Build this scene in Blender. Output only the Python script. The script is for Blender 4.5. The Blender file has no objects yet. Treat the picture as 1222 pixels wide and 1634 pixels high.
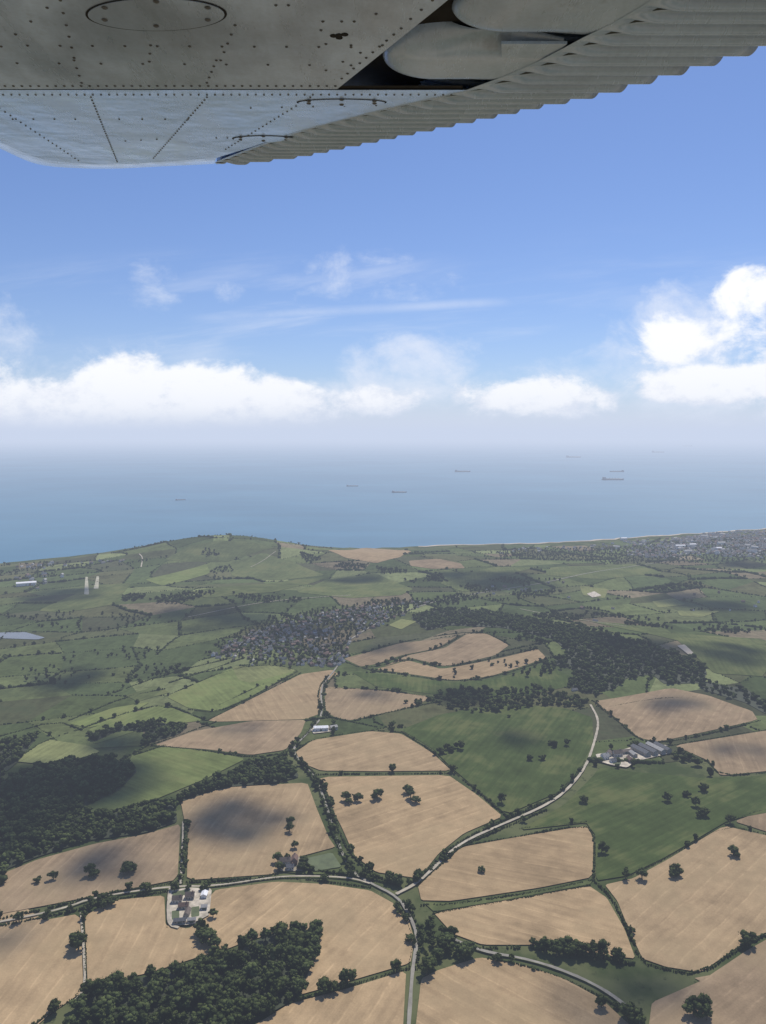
import bpy, math, random
import numpy as np
from mathutils import Vector, Matrix
from mathutils.geometry import delaunay_2d_cdt
random.seed(7); rng=np.random.default_rng(7)
S=bpy.context.scene; C=S.collection
CAMZ=500.0; F=1234.0; PITCH=math.radians(5.65)
cp,sp=math.cos(PITCH),math.sin(PITCH)
def ray(u,v):
    s=(u-611)/F; t=(817-v)/F
    return (s, cp+t*sp, -sp+t*cp)
def Pf(u,v):
    d=ray(u,v); k=CAMZ/-d[2]; return (d[0]*k,d[1]*k)
HILLS=[]
def hill(u,v,sx,sy,a,rot=0): 
    x,y=Pf(u,v); HILLS.append((x,y,sx,sy,a,math.cos(rot),math.sin(rot)))
hill(355,890,260,170,78); hill(590,903,420,150,34); hill(200,912,330,220,22)
hill(980,1045,420,150,30,-.35); hill(480,960,420,140,16); hill(1150,930,350,160,12); hill(60,980,260,160,6); hill(820,925,260,110,18); hill(330,960,160,90,14,.5)
def H(x,y):
    z=5+2.2*np.sin(x/170+1.3)*np.cos(y/210)+1.6*np.sin((x+y)/260.)
    for (hx,hy,sx,sy,a,c,s) in HILLS:
        dx=x-hx; dy=y-hy; X=dx*c+dy*s; Y=-dx*s+dy*c
        z=z+a*np.exp(-(X/sx)**2/2-(Y/sy)**2/2)
    return z
def P(u,v):
    d=ray(u,v); k0=CAMZ/-d[2]
    ks=np.linspace(k0*.6,k0*1.0,90)
    z=CAMZ+ks*d[2]-H(ks*d[0],ks*d[1])
    i=int(np.argmax(z<0)) if (z<0).any() else len(ks)-1
    a,b=ks[max(i-1,0)],ks[i]
    for _ in range(12):
        m=(a+b)/2
        if CAMZ+m*d[2]-H(m*d[0],m*d[1])<0: b=m
        else: a=m
    return (b*d[0],b*d[1])
def PP(l): return [P(*p) for p in l]

# ---------------------------------------------------------------- node helpers
class NT:
    def __init__(s,tree): s.t=tree; s.n=tree.nodes; s.l=tree.links; s.n.clear()
    def node(s,typ,ins=None,**kw):
        nd=s.n.new(typ)
        for k,v in kw.items(): setattr(nd,k,v)
        if ins:
            for k,v in ins.items(): s.set(nd.inputs[k],v)
        return nd
    def set(s,sock,v):
        if isinstance(v,bpy.types.NodeSocket): s.l.new(v,sock)
        else:
            try: sock.default_value=v
            except Exception:
                sock.default_value=(v[0],v[1],v[2],1) if hasattr(v,'__len__') else (v,v,v)
    def m(s,op,a,b=0.0,c=0.0,clamp=False):
        nd=s.node('ShaderNodeMath',operation=op,use_clamp=clamp)
        s.set(nd.inputs[0],a); s.set(nd.inputs[1],b); s.set(nd.inputs[2],c); return nd.outputs[0]
    def vm(s,op,a,b=(0,0,0),out=0):
        nd=s.node('ShaderNodeVectorMath',operation=op); s.set(nd.inputs[0],a); s.set(nd.inputs[1],b); return nd.outputs[out]
    def scale(s,a,f):
        nd=s.node('ShaderNodeVectorMath',operation='SCALE'); s.set(nd.inputs[0],a); s.set(nd.inputs['Scale'],f); return nd.outputs[0]
    def mix(s,f,a,b):
        nd=s.node('ShaderNodeMix',data_type='RGBA'); s.set(nd.inputs[0],f); s.set(nd.inputs[6],a); s.set(nd.inputs[7],b); return nd.outputs[2]
    def noise(s,vec,scale,detail=4,rough=.55,dist=0.0):
        nd=s.node('ShaderNodeTexNoise',{'Vector':vec,'Scale':scale,'Detail':detail if getattr(s,'hi',False) else min(detail,4),'Roughness':rough,'Distortion':dist}); return nd.outputs['Fac']
    def ss(s,x,lo,hi,a=0.0,b=1.0):
        nd=s.node('ShaderNodeMapRange',{'Value':x,'From Min':lo,'From Max':hi,'To Min':a,'To Max':b},interpolation_type='SMOOTHSTEP'); return nd.outputs[0]
    def lin(s,x,lo,hi,a=0.0,b=1.0):
        nd=s.node('ShaderNodeMapRange',{'Value':x,'From Min':lo,'From Max':hi,'To Min':a,'To Max':b}); return nd.outputs[0]
def newmat(name):
    m=bpy.data.materials.new(name); m.use_nodes=True; return m,NT(m.node_tree)
def c4(c): return (c[0],c[1],c[2],1)
def finish(nt,col,rough=.9,spec=.2,metal=0.0,bump=None,bs=.3,bd=.5):
    p=nt.node('ShaderNodeBsdfPrincipled',{'Base Color':col,'Roughness':rough,'Metallic':metal,'Specular IOR Level':spec})
    if bump is not None:
        b=nt.node('ShaderNodeBump',{'Height':bump,'Strength':bs,'Distance':bd}); nt.l.new(b.outputs[0],p.inputs['Normal'])
    o=nt.node('ShaderNodeOutputMaterial'); nt.l.new(p.outputs[0],o.inputs[0]); return p
def simple(name,col,rough=.8,spec=.3,metal=0.,nscale=.5,amt=.25):
    m,nt=newmat(name); tc=nt.node('ShaderNodeTexCoord').outputs['Object']
    n=nt.noise(tc,nscale,3); c=nt.scale(c4(col)[:3],nt.lin(n,.3,.7,1-amt,1+amt)); finish(nt,c,rough,spec,metal); return m
def diffuse(nt,c):
    d=nt.node('ShaderNodeBsdfDiffuse',{'Color':c}); o=nt.node('ShaderNodeOutputMaterial'); nt.l.new(d.outputs[0],o.inputs[0])
def mat_field(name,grass=False):
    m,nt=newmat(name); tc=nt.node('ShaderNodeTexCoord').outputs['Object']
    base=nt.node('ShaderNodeObjectInfo').outputs['Color']
    ang=nt.node('ShaderNodeAttribute',attribute_type='OBJECT',attribute_name='row_angle').outputs['Fac']
    r=nt.node('ShaderNodeVectorRotate',{'Vector':tc,'Angle':ang},rotation_type='Z_AXIS').outputs[0]
    big=nt.noise(tc,.009,4,.62)
    x=nt.m('ADD',nt.node('ShaderNodeSeparateXYZ',{0:r}).outputs[0],nt.m('MULTIPLY',big,12))
    f1=nt.m('ABSOLUTE',nt.m('SUBTRACT',nt.m('FRACT',nt.m('DIVIDE',x,21.0)),.5))
    tram=nt.ss(f1,.0,.075,1,0)
    rows=nt.m('SINE',nt.m('MULTIPLY',x,2*math.pi/10.5))
    streak=nt.noise(nt.vm('MULTIPLY',r,(.16,.012,.1)),1.0,4,.6)
    mid=nt.noise(tc,.045,4,.65); fine=nt.noise(tc,.6,3,.7)
    fade=nt.ss(mid,.35,.6)
    val=nt.lin(big,.3,.7,.70,1.22)
    val=nt.m('MULTIPLY',val,nt.lin(mid,.3,.7,.84,1.13)); val=nt.m('MULTIPLY',val,nt.lin(streak,.3,.7,.86,1.13))
    val=nt.m('MULTIPLY',val,nt.lin(fine,.3,.7,.9,1.1))
    val=nt.m('ADD',val,nt.m('MULTIPLY',nt.m('MULTIPLY',tram,fade),.2 if not grass else .12))
    val=nt.m('ADD',val,nt.m('MULTIPLY',rows,.025 if not grass else .03))
    c=nt.scale(base,val)
    alt=(.20,.155,.09,1) if not grass else (.14,.135,.055,1)
    c=nt.mix(nt.m('MULTIPLY',nt.ss(nt.m('ADD',big,nt.m('MULTIPLY',streak,.3)),.62,.8),.45),c,alt)
    diffuse(nt,c); return m
M_TAN=mat_field('ripe_crop'); M_GR=mat_field('pasture',True)
def mat_patch():
    m,nt=newmat('patchwork'); tc=nt.node('ShaderNodeTexCoord').outputs['Object']
    base=nt.node('ShaderNodeAttribute',attribute_name='tint').outputs['Color']
    a=nt.noise(tc,.012,4,.68); b=nt.noise(tc,.08,4,.7)
    v=nt.m('MULTIPLY',nt.lin(a,.3,.7,.62,1.35),nt.lin(b,.3,.7,.75,1.25))
    st=nt.noise(nt.vm('MULTIPLY',tc,(.1,.01,.1)),1.0,3,.6)
    v=nt.m('MULTIPLY',v,nt.lin(st,.3,.7,.88,1.12))
    c=nt.scale(base,v); c=nt.mix(nt.m('MULTIPLY',nt.ss(nt.m('ADD',a,nt.m('MULTIPLY',b,.5)),.78,.93),.6),c,(.035,.047,.022,1))
    diffuse(nt,c); return m
M_PATCH=mat_patch()
def mat_ground():
    m,nt=newmat('rough_grassland'); tc=nt.node('ShaderNodeTexCoord').outputs['Object']
    a=nt.noise(tc,.012,4,.65); b=nt.noise(tc,.1,4,.7)
    c=nt.mix(nt.ss(a,.38,.62),(.045,.062,.024,1),(.10,.11,.05,1)); c=nt.mix(nt.ss(b,.55,.72),c,(.035,.045,.02,1))
    diffuse(nt,c); return m
M_GROUND=mat_ground()
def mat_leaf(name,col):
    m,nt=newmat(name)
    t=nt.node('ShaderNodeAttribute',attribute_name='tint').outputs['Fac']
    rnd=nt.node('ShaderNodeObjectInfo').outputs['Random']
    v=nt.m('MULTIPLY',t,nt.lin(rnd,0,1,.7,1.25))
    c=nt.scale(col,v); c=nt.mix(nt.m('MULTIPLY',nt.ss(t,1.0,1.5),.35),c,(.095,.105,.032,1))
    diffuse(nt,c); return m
M_LEAF=mat_leaf('foliage',(.038,.052,.021)); M_HEDGE=mat_leaf('hedge_foliage',(.033,.045,.02))
M_BARK=simple('bark',(.09,.07,.05))
M_ROAD=simple('lane_asphalt',(.22,.205,.17),nscale=.1); M_TRACK=simple('chalky_track',(.34,.30,.23),nscale=.1); M_STRIP=simple('worn_grass_strip',(.34,.32,.23),nscale=.05,amt=.3)
M_YARD=simple('concrete_yard',(.40,.355,.28),nscale=.12,amt=.5); M_SAND=simple('sand',(.40,.34,.26),nscale=.02)
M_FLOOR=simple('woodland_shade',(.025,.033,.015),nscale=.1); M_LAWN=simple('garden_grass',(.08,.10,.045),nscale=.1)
M_WALLS=[simple('wall_render',(.52,.49,.43)),simple('wall_brick',(.25,.17,.13)),simple('wall_stone',(.33,.31,.27)),simple('wall_white',(.70,.69,.66))]
M_ROOFS=[simple('roof_tile_red',(.15,.095,.075)),simple('roof_tile_brown',(.12,.095,.08)),simple('roof_slate',(.10,.105,.115)),simple('roof_pale',(.30,.295,.28)),simple('roof_white',(.66,.66,.67))]
M_GLASS=simple('window_glass',(.03,.04,.05),.15,.6); M_DOOR=simple('painted_door',(.08,.12,.10),.5)

# ---------------------------------------------------------------- mesh helpers
def link(o): C.objects.link(o); return o
def npmesh(name,v,f,mat,tint=None):
    v=np.asarray(v,np.float32); f=np.asarray(f,np.int32); k=f.shape[1]
    me=bpy.data.meshes.new(name); me.vertices.add(len(v)); me.vertices.foreach_set('co',v.ravel())
    me.loops.add(f.size); me.loops.foreach_set('vertex_index',f.ravel())
    me.polygons.add(len(f)); me.polygons.foreach_set('loop_start',np.arange(0,f.size,k,dtype=np.int32))
    try: me.polygons.foreach_set('loop_total',np.full(len(f),k,np.int32))
    except Exception: pass
    me.update(calc_edges=True); me.validate()
    if tint is not None:
        tint=np.asarray(tint,np.float32)
        if tint.ndim==1:
            a=me.attributes.new('tint','FLOAT','POINT'); a.data.foreach_set('value',tint)
        else:
            a=me.attributes.new('tint','FLOAT_COLOR','POINT'); a.data.foreach_set('color',tint.ravel())
    me.materials.append(mat); return me
def pymesh(name,v,f,mats,fm=None):
    me=bpy.data.meshes.new(name); me.from_pydata([tuple(map(float,p)) for p in v],[],f)
    for m in (mats if isinstance(mats,list) else [mats]): me.materials.append(m)
    if fm: me.polygons.foreach_set('material_index',fm)
    me.update(); return me
def obj(name,me,label=None,cat=None,group=None,kind=None,parent=None):
    o=bpy.data.objects.new(name,me); link(o)
    if label:o['label']=label
    if cat:o['category']=cat
    if group:o['group']=group
    if kind:o['kind']=kind
    if parent:o.parent=parent
    return o
def inpoly(px,py,poly):
    px=np.asarray(px,float); py=np.asarray(py,float); r=np.zeros(px.shape,bool); n=len(poly)
    for i in range(n):
        x1,y1=poly[i]; x2,y2=poly[(i+1)%n]
        if y1==y2: continue
        c=((y1>py)!=(y2>py))&(px<(x2-x1)*(py-y1)/(y2-y1)+x1); r^=c
    return r
def dens(pts,step,closed=False):
    out=[]; n=len(pts)
    for i in range(n if closed else n-1):
        a=pts[i]; b=pts[(i+1)%n]; d=math.hypot(b[0]-a[0],b[1]-a[1]); k=max(1,int(round(d/step)))
        for j in range(k): t=j/k; out.append((a[0]+(b[0]-a[0])*t,a[1]+(b[1]-a[1])*t))
    if not closed: out.append(pts[-1])
    return out
def smooth(pts,closed=False,it=2):
    for _ in range(1 if closed else it):
        o=[]; n=len(pts)
        if not closed:o.append(pts[0])
        for i in range(n if closed else n-1):
            a=pts[i]; b=pts[(i+1)%n]; q=.07 if closed else .25
            o.append((a[0]*(1-q)+b[0]*q,a[1]*(1-q)+b[1]*q)); o.append((a[0]*q+b[0]*(1-q),a[1]*q+b[1]*(1-q)))
        if not closed:o.append(pts[-1])
        pts=o
    return pts
def drape(name,poly,step,zo,mat,sm=True,**kw):
    if sm: poly=smooth(poly,True,1)
    ring=dens(poly,step,True); xs=[p[0] for p in ring]; ys=[p[1] for p in ring]
    gx,gy=np.meshgrid(np.arange(min(xs)+step*.37,max(xs),step),np.arange(min(ys)+step*.41,max(ys),step))
    gx=gx.ravel(); gy=gy.ravel(); k=inpoly(gx,gy,poly)
    pts=ring+list(zip(gx[k].tolist(),gy[k].tolist()))
    r=delaunay_2d_cdt([Vector(p) for p in pts],[],[list(range(len(ring)))],1,1e-3)
    V=[(p[0],p[1],float(H(p[0],p[1]))+zo) for p in r[0]]
    me=pymesh(name,V,[list(f) for f in r[2]],mat)
    if len(me.polygons) and me.polygons[0].normal.z<0: me.flip_normals()
    return obj(name,me,**kw)

# ---------------------------------------------------------------- ground, sea
coast_px=[(-1100,955),(-300,925),(-100,911),(0,903),(50,899),(100,896),(150,893),(200,889),(240,882),(290,876),(350,873),(430,876),(520,878),(620,876),(700,872),(800,870),(900,866),(1000,860),(1100,853),(1222,844),(1500,832),(2300,812)]
coast=[Pf(*p) for p in coast_px]
cd=smooth(coast,False,1)
cd=[cd[0]]+[(p[0]+random.uniform(-12,12),p[1]+random.uniform(-16,16)) for p in dens(cd,45)[1:-1]]+[cd[-1]]
land=[(coast[0][0],-2500),(coast[-1][0],-2500)]+cd[::-1]
drape('ground',land,66,-.7,M_GROUND,sm=False,kind='structure')
sk=[]; sf=[]
for i,p in enumerate(cd):
    z=float(H(*p))-.7; sk+= [(p[0],p[1],z),(p[0],p[1]+12+.3*z,-2)]
    if i: sf.append((2*i-2,2*i-1,2*i+1,2*i))
obj('cliff',pymesh('cliff',sk,sf,simple('chalk_cliff',(.35,.33,.27),nscale=.03)),kind='structure')
m,nt=newmat('sea_water'); tc=nt.node('ShaderNodeTexCoord').outputs['Object']
n1=nt.noise(tc,.0006,4,.6); n2=nt.noise(nt.vm('MULTIPLY',tc,(.3,1,1)),.004,4,.65)
c=nt.mix(nt.ss(n1,.35,.65),(.050,.145,.225,1),(.066,.175,.26,1)); c=nt.scale(c,nt.lin(n2,.3,.7,.93,1.07))
finish(nt,c,.5,.2,bump=nt.noise(tc,.08,4,.6),bs=.25,bd=1.0)
R=140000
obj('sea',pymesh('sea',[(-R,-R,0),(R,-R,0),(R,R,0),(-R,R,0)],[(0,1,2,3)],m),kind='structure')
b=[p for p in cd if p[0]>150]
bv=[];bf=[]
for i,p in enumerate(b):
    w=4+6*math.sin(i*.7)+random.uniform(0,5)
    bv+=[(p[0],p[1]-14-w,float(H(p[0],p[1]-14-w))+.4),(p[0],p[1]+3,float(H(*p))+.2),(p[0],p[1]+16,.3)]
    if i:
        k=3*i; bf+=[(k-3,k,k+1,k-2),(k-2,k+1,k+2,k-1)]
obj('beach',pymesh('beach',bv,bf,M_SAND),kind='structure')

# ---------------------------------------------------------------- fields
T1=(.365,.262,.150); T2=(.325,.236,.138); T3=(.28,.205,.128); T4=(.25,.185,.115)
G1=(.060,.084,.028); G2=(.14,.17,.06); G3=(.095,.115,.046); G4=(.19,.205,.085)
fields=[
('t',T1,.1,[(-120,1505),(0,1482),(128,1458),(133,1582),(80,1618),(0,1690),(-160,1760)]),
('t',T1,.1,[(135,1462),(180,1437),(262,1429),(264,1477),(300,1482),(322,1470),(340,1520),(240,1552),(140,1575)]),
('t',T1,.6,[(345,1420),(440,1407),(520,1411),(590,1421),(630,1443),(652,1468),(661,1500),(655,1537),(560,1565),(470,1590),(490,1550),(510,1510),(480,1478),(400,1500),(335,1525),(324,1470),(330,1435)]),
('t',T1,.4,[(330,1720),(400,1640),(462,1602),(560,1576),(648,1549),(643,1640),(630,1760),(330,1760)]),
('t',T1,-.8,[(664,1760),(663,1640),(672,1562),(700,1548),(765,1528),(830,1538),(900,1562),(960,1595),(1020,1650),(1100,1760)]),
('t',T3,.9,[(1035,1640),(1040,1600),(1120,1565),(1190,1518),(1240,1490),(1420,1480),(1450,1760),(1160,1760)]),
('t',T2,.9,[(965,1412),(1010,1402),(1065,1372),(1155,1318),(1230,1335),(1420,1380),(1400,1470),(1222,1488),(1188,1504),(1118,1552),(1062,1543),(1025,1530),(1002,1480),(985,1438)]),
('t',T3,.5,[(1172,1311),(1222,1292),(1400,1270),(1400,1340),(1225,1328)]),
('t',T1,-1.1,[(692,1457),(940,1414),(968,1433),(996,1482),(1014,1530),(960,1524),(870,1508),(770,1508),(722,1490)]),
('g',G3,.3,[(676,1440),(720,1442),(860,1422),(946,1404),(942,1411),(820,1434),(692,1455)]),
('t',T1,-1.2,[(667,1415),(695,1388),(737,1352),(820,1337),(935,1318),(947,1337),(945,1400),(860,1417),(720,1438),(672,1437)]),
('t',T1,.9,[(510,1240),(715,1237),(760,1268),(802,1303),(740,1330),(700,1362),(668,1402),(600,1392),(565,1365),(545,1320),(525,1282)]),
('t',T2,.9,[(472,1200),(500,1181),(590,1167),(640,1171),(690,1202),(720,1230),(600,1231),(512,1230),(480,1217)]),
('t',T2,.2,[(288,1278),(360,1257),(490,1249),(505,1290),(525,1338),(535,1352),(460,1372),(440,1395),(298,1405),(300,1340)]),
('g',G3,.2,[(470,1372),(535,1358),(560,1392),(500,1396),(450,1392)]),
('t',T3,.2,[(-60,1440),(10,1392),(60,1372),(150,1347),(230,1332),(288,1315),(283,1404),(180,1424),(80,1444),(-60,1470)]),
('g',G2,-1.0,[(105,1300),(200,1228),(212,1203),(260,1192),(330,1198),(392,1211),(330,1242),(250,1275),(160,1298)]),
('t',T3,.3,[(245,1190),(310,1167),(400,1151),(488,1149),(480,1170),(455,1197),(400,1205),(330,1196)]),
('t',T2,-.4,[(332,1150),(420,1106),(480,1076),(530,1069),(540,1076),(514,1092),(508,1140),(488,1148),(345,1152)]),
('t',T4,.3,[(520,1096),(600,1101),(690,1112),(660,1128),(560,1150),(516,1142)]),
('t',T4,.8,[(548,1051),(640,1026),(720,1018),(735,1012),(700,1034),(640,1046),(600,1060),(575,1064)]),
('t',T3,.75,[(745,1012),(775,1011),(812,1030),(790,1046),(710,1064),(655,1050),(612,1064),(650,1046),(710,1034)]),
('t',T2,.85,[(600,1068),(650,1054),(705,1068),(800,1050),(858,1036),(872,1050),(780,1080),(722,1086),(640,1074)]),
('t',T3,.6,[(945,1120),(1070,1098),(1130,1110),(1200,1135),(1209,1149),(1050,1184),(1020,1178),(985,1150)]),
('t',T3,.2,[(1075,1190),(1222,1166),(1400,1150),(1400,1215),(1222,1231),(1150,1238),(1128,1213)]),
('g',G1,.4,[(640,1165),(700,1141),(800,1122),(900,1130),(945,1145),(947,1180),(925,1230),(895,1263),(808,1300),(720,1225),(690,1195)]),
('g',G1,1.0,[(828,1325),(900,1285),(940,1245),(958,1225),(1010,1232),(1120,1242),(1222,1238),(1400,1225),(1400,1265),(1165,1308),(1062,1368),(1000,1398),(951,1406),(950,1333),(935,1313)]),
('g',G1,.1,[(560,1072),(640,1078),(720,1090),(790,1084),(870,1060),(930,1090),(800,1118),(690,1108),(600,1096)]),
('g',G2,-.5,[(265,1112),(370,1066),(440,1063),(472,1071),(400,1112),(345,1136),(300,1130)]),
('g',G4,-.5,[(370,1064),(440,1061),(474,1070),(400,1090),(380,1085)]),
('g',G2,.4,[(140,1165),(200,1140),(262,1125),(325,1150),(240,1160),(150,1188)]),
('g',G4,.3,[(20,1215),(75,1180),(140,1190),(160,1200),(90,1222)]),
('g',G3,.3,[(200,1110),(250,1095),(270,1105),(220,1120)]),
('g',G2,.5,[(110,1155),(180,1130),(240,1120),(190,1150),(140,1162)]),
('t',T2,.5,[(522,878),(580,874),(657,879),(640,889),(600,899),(550,890)]),
('t',T4,.5,[(652,895),(700,892),(735,899),(742,907),(690,908),(655,903)]),
('g',G3,.2,[(470,945),(520,925),(600,915),(660,940),(640,950),(560,955)]),
('g',G3,.2,[(365,900),(420,882),(470,898),(520,918),(440,926),(370,920)]),
('g',G3,.2,[(60,975),(150,935),(210,930),(180,965),(100,978)]),
('g',G2,.6,[(230,925),(330,900),(335,915),(260,935)]),
('g',G3,.6,[(300,945),(470,925),(520,922),(440,945),(330,955)]),
('g',G3,.2,[(262,893),(300,872),(350,863),(400,865),(440,874),(400,884),(362,897),(300,897)]),
('g',G4,.2,[(1040,960),(1075,955),(1095,965),(1050,970)]),
('g',G4,.2,[(925,935),(970,940),(965,955),(930,950)]),
('g',G4,.2,[(620,998),(640,988),(665,992),(640,1005)]),
('g',G3,.1,[(1060,1010),(1222,1020),(1222,1080),(1140,1075),(1100,1040)]),
('g',G3,.1,[(800,1000),(860,985),(1060,1002),(1090,1025),(1000,1005),(900,980)]),
('g',G3,.1,[(880,905),(1010,900),(1060,915),(960,925),(870,918)]),
('g',G4,.1,[(1080,975),(1150,975),(1120,985),(1085,983)]),
('g',G3,.1,[(700,930),(790,905),(860,905),(800,925),(740,945)]),
]
FP=[]
for i,(k,col,ang,px) in enumerate(fields):
    w=PP(px); FP.append(w)
    jc=1+random.uniform(-.1,.07)
    o=drape('field',w,28,.3+.012*i,M_TAN if k=='t' else M_GR,kind='structure')
    o.color=(col[0]*jc,col[1]*jc,col[2]*jc,1); o['row_angle']=ang+random.uniform(-.1,.1)
def in_fields(x,y):
    r=np.zeros(np.shape(x),bool)
    for w in FP: r|=inpoly(x,y,w)
    return r

# ---------------------------------------------------------------- blobs
def ico(sub):
    import bmesh
    bm=bmesh.new(); bmesh.ops.create_icosphere(bm,subdivisions=sub,radius=1)
    v=np.array([x.co[:] for x in bm.verts]); f=np.array([[q.index for q in x.verts] for x in bm.faces]); bm.free(); return v,f
ICO={1:ico(1),2:ico(2)}
def blobs(cen,rad,lvl=1,jit=.28,tr=(.6,1.4)):
    bv,bf=ICO[lvl]; n=len(cen); cen=np.asarray(cen,float); rad=np.asarray(rad,float)
    if rad.ndim==1: rad=rad[:,None]*np.ones(3)
    j=1+rng.uniform(-jit,jit,(n,len(bv),1))
    a=rng.uniform(0,6.28,n); ca,sa=np.cos(a)[:,None],np.sin(a)[:,None]
    b=np.repeat(bv[None],n,0); x=b[...,0]*ca-b[...,1]*sa; y=b[...,0]*sa+b[...,1]*ca; b=np.stack([x,y,b[...,2]],-1)
    v=b*j*rad[:,None,:]+cen[:,None,:]
    f=bf[None]+(np.arange(n)*len(bv))[:,None,None]
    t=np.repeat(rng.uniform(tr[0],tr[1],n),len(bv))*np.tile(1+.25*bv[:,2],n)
    return v.reshape(-1,3),f.reshape(-1,3),t
def cat(parts):
    V=[];Fs=[];T=[];o=0
    for v,f,t in parts: V.append(v);Fs.append(f+o);T.append(t);o+=len(v)
    return np.concatenate(V),np.concatenate(Fs),np.concatenate(T)
def crown_mesh(seed,rx,rz):
    g=np.random.default_rng(seed+40); n=50
    k=g.integers(4,7); ca=g.uniform(0,6.28)+np.arange(k)*6.28/k+g.uniform(-.4,.4,k); cr=g.uniform(.3,.62,k)*rx
    lc=np.stack([np.cos(ca)*cr,np.sin(ca)*cr*.9,g.uniform(.35,.95,k)*rz],1); lc=np.vstack([lc,[0,0,rz*1.05]]); lr=g.uniform(.36,.58,k+1)*rx
    li=g.integers(0,k+1,n); d=g.normal(size=(n,3)); d/=np.linalg.norm(d,axis=1)[:,None]; d[:,2]=d[:,2]*.8+.12
    cen=lc[li]+d*lr[li][:,None]*g.uniform(.45,1.0,n)[:,None]+[0,0,2.6]
    p1=blobs(cen,np.stack([g.uniform(.14,.28,n)*rx]*2+[g.uniform(.12,.22,n)*rx],1),2,.34,(.5,1.5))
    m=1000; d=g.normal(size=(m,3)); d/=np.linalg.norm(d,axis=1)[:,None]; ci=g.integers(0,n,m)
    c=cen[ci]+d*g.uniform(.15,.34,m)[:,None]*rx
    e1=g.normal(size=(m,3))*.42; e2=g.normal(size=(m,3))*.42
    v=np.stack([c,c+e1,c+e2],1).reshape(-1,3); f=np.arange(3*m).reshape(-1,3); t=np.repeat(g.uniform(.5,1.6,m),3)
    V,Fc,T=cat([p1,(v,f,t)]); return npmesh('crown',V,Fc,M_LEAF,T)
def tube(v,f,p0,p1,r0,r1,n=7):
    p0=Vector(p0);p1=Vector(p1);d=(p1-p0).normalized(); a=d.orthogonal().normalized(); b=d.cross(a); k=len(v)
    for p,r in((p0,r0),(p1,r1)):
        for i in range(n):
            t=2*math.pi*i/n; v.append(p+a*r*math.cos(t)+b*r*math.sin(t))
    for i in range(n): f.append((k+i,k+(i+1)%n,k+n+(i+1)%n,k+n+i))
def trunk_mesh(seed):
    r=random.Random(seed); v=[];f=[]; tube(v,f,(0,0,-1),(r.uniform(-.3,.3),0,3.4),.6,.42)
    for i in range(5):
        a=i*1.26+r.random(); tube(v,f,(0,0,3.0),(3*math.cos(a),3*math.sin(a),6+r.random()*1.5),.3,.1)
    return pymesh('trunk',v,f,M_BARK)
CR=[(crown_mesh(i,rx,rz),trunk_mesh(i)) for i,(rx,rz) in enumerate([(6.4,5.0),(5.8,5.8),(7.2,4.6),(5.2,4.8),(7.4,5.4),(6.2,4.4),(5.4,6.6),(6.8,5.0)])]
trees=[]
def addtree(x,y,s,ty): trees.append((x,y,s,ty))
def sample(poly,sp,jit=.38):
    xs=[p[0] for p in poly]; ys=[p[1] for p in poly]
    gx,gy=np.meshgrid(np.arange(min(xs),max(xs),sp),np.arange(min(ys),max(ys),sp*.87)); gx=gx+((np.arange(gx.shape[0])%2)*sp/2)[:,None]
    gx=gx.ravel()+rng.uniform(-jit,jit,gx.size)*sp; gy=gy.ravel()+rng.uniform(-jit,jit,gy.size)*sp
    k=inpoly(gx,gy,poly); return np.stack([gx[k],gy[k]],1)
iso=[(143,1398,1.1),(150,1400,.8),(205,1392,1.2),(212,1390,.8),(85,1404,.9),(60,1409,.6),(30,1472,1),(75,1466,.8),(125,1516,1.3),(120,1505,.9),(232,1423,1),(88,1615,1.1),(320,1490,1.1),(331,1504,1.2),(342,1513,1),(324,1498,.9),(517,1583,1.1),(555,1570,1),(632,1551,.9),(463,1318,1),(462,1328,1),(470,1354,.7),(552,1278,1),(556,1283,.8),(571,1279,1),(602,1275,1),(655,1274,1.2),(662,1282,1),(650,1266,1.1),(768,1392,.7),(960,1361,1.1),(966,1363,.8),(998,1402,1),(1024,1403,1.1),(1078,1396,1.2),(1074,1401,.8),(1170,1365,1),(1175,1368,.8),(1192,1509,1.1),(1118,1618,1.4),(1106,1622,1.0),(1128,1628,.9),(1165,1314,.9),(1065,1279,1),(1110,1288,1.1),(1122,1263,1.2),(1094,1271,1),(1124,1303,1.1),(1115,1305,.8),(1112,1221,1.2),(1133,1238,1.1),(930,1281,.8),(626,1231,1),(722,1232,1),(800,1282,1),(845,1213,.9),(866,1213,.9),(885,1192,1),(905,1190,.9),(735,1196,1.1),(705,1203,1.1),(720,1200,1),(878,1188,.9),(712,1196,.9),(728,1194,.8),(680,1555,1.2),(686,1545,1.2),(712,1510,1.1),(718,1500,1.1),(740,1530,1.3),(750,1526,1.1),(735,1522,1),(1000,1625,1.1),(1020,1634,1.1),(960,1608,.9),(560,1398,.9),(278,1423,.8),(300,1421,.6),(330,1419,.7),(322,1423,.6),(340,1464,.7),(443,1377,.9),(446,1388,.8),(484,1378,.8),(480,1390,.8),(458,1373,.6),(1085,1200,1),(1078,1210,1.1),(1090,1215,1),(1070,1188,.9),(1010,1223,.8),(950,1222,.8),(985,1226,.7),(1015,1190,.9),(1100,1212,1),(975,1196,.8),(888,1525,1.1),(905,1520,1.2),(918,1524,1.2),(932,1523,1.3),(946,1526,1.2),(960,1529,1.2),(985,1532,1.0),(870,1518,.9)]
for u,v,s in iso: x,y=P(u,v); addtree(x,y,s*1.12,'iso')
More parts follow.
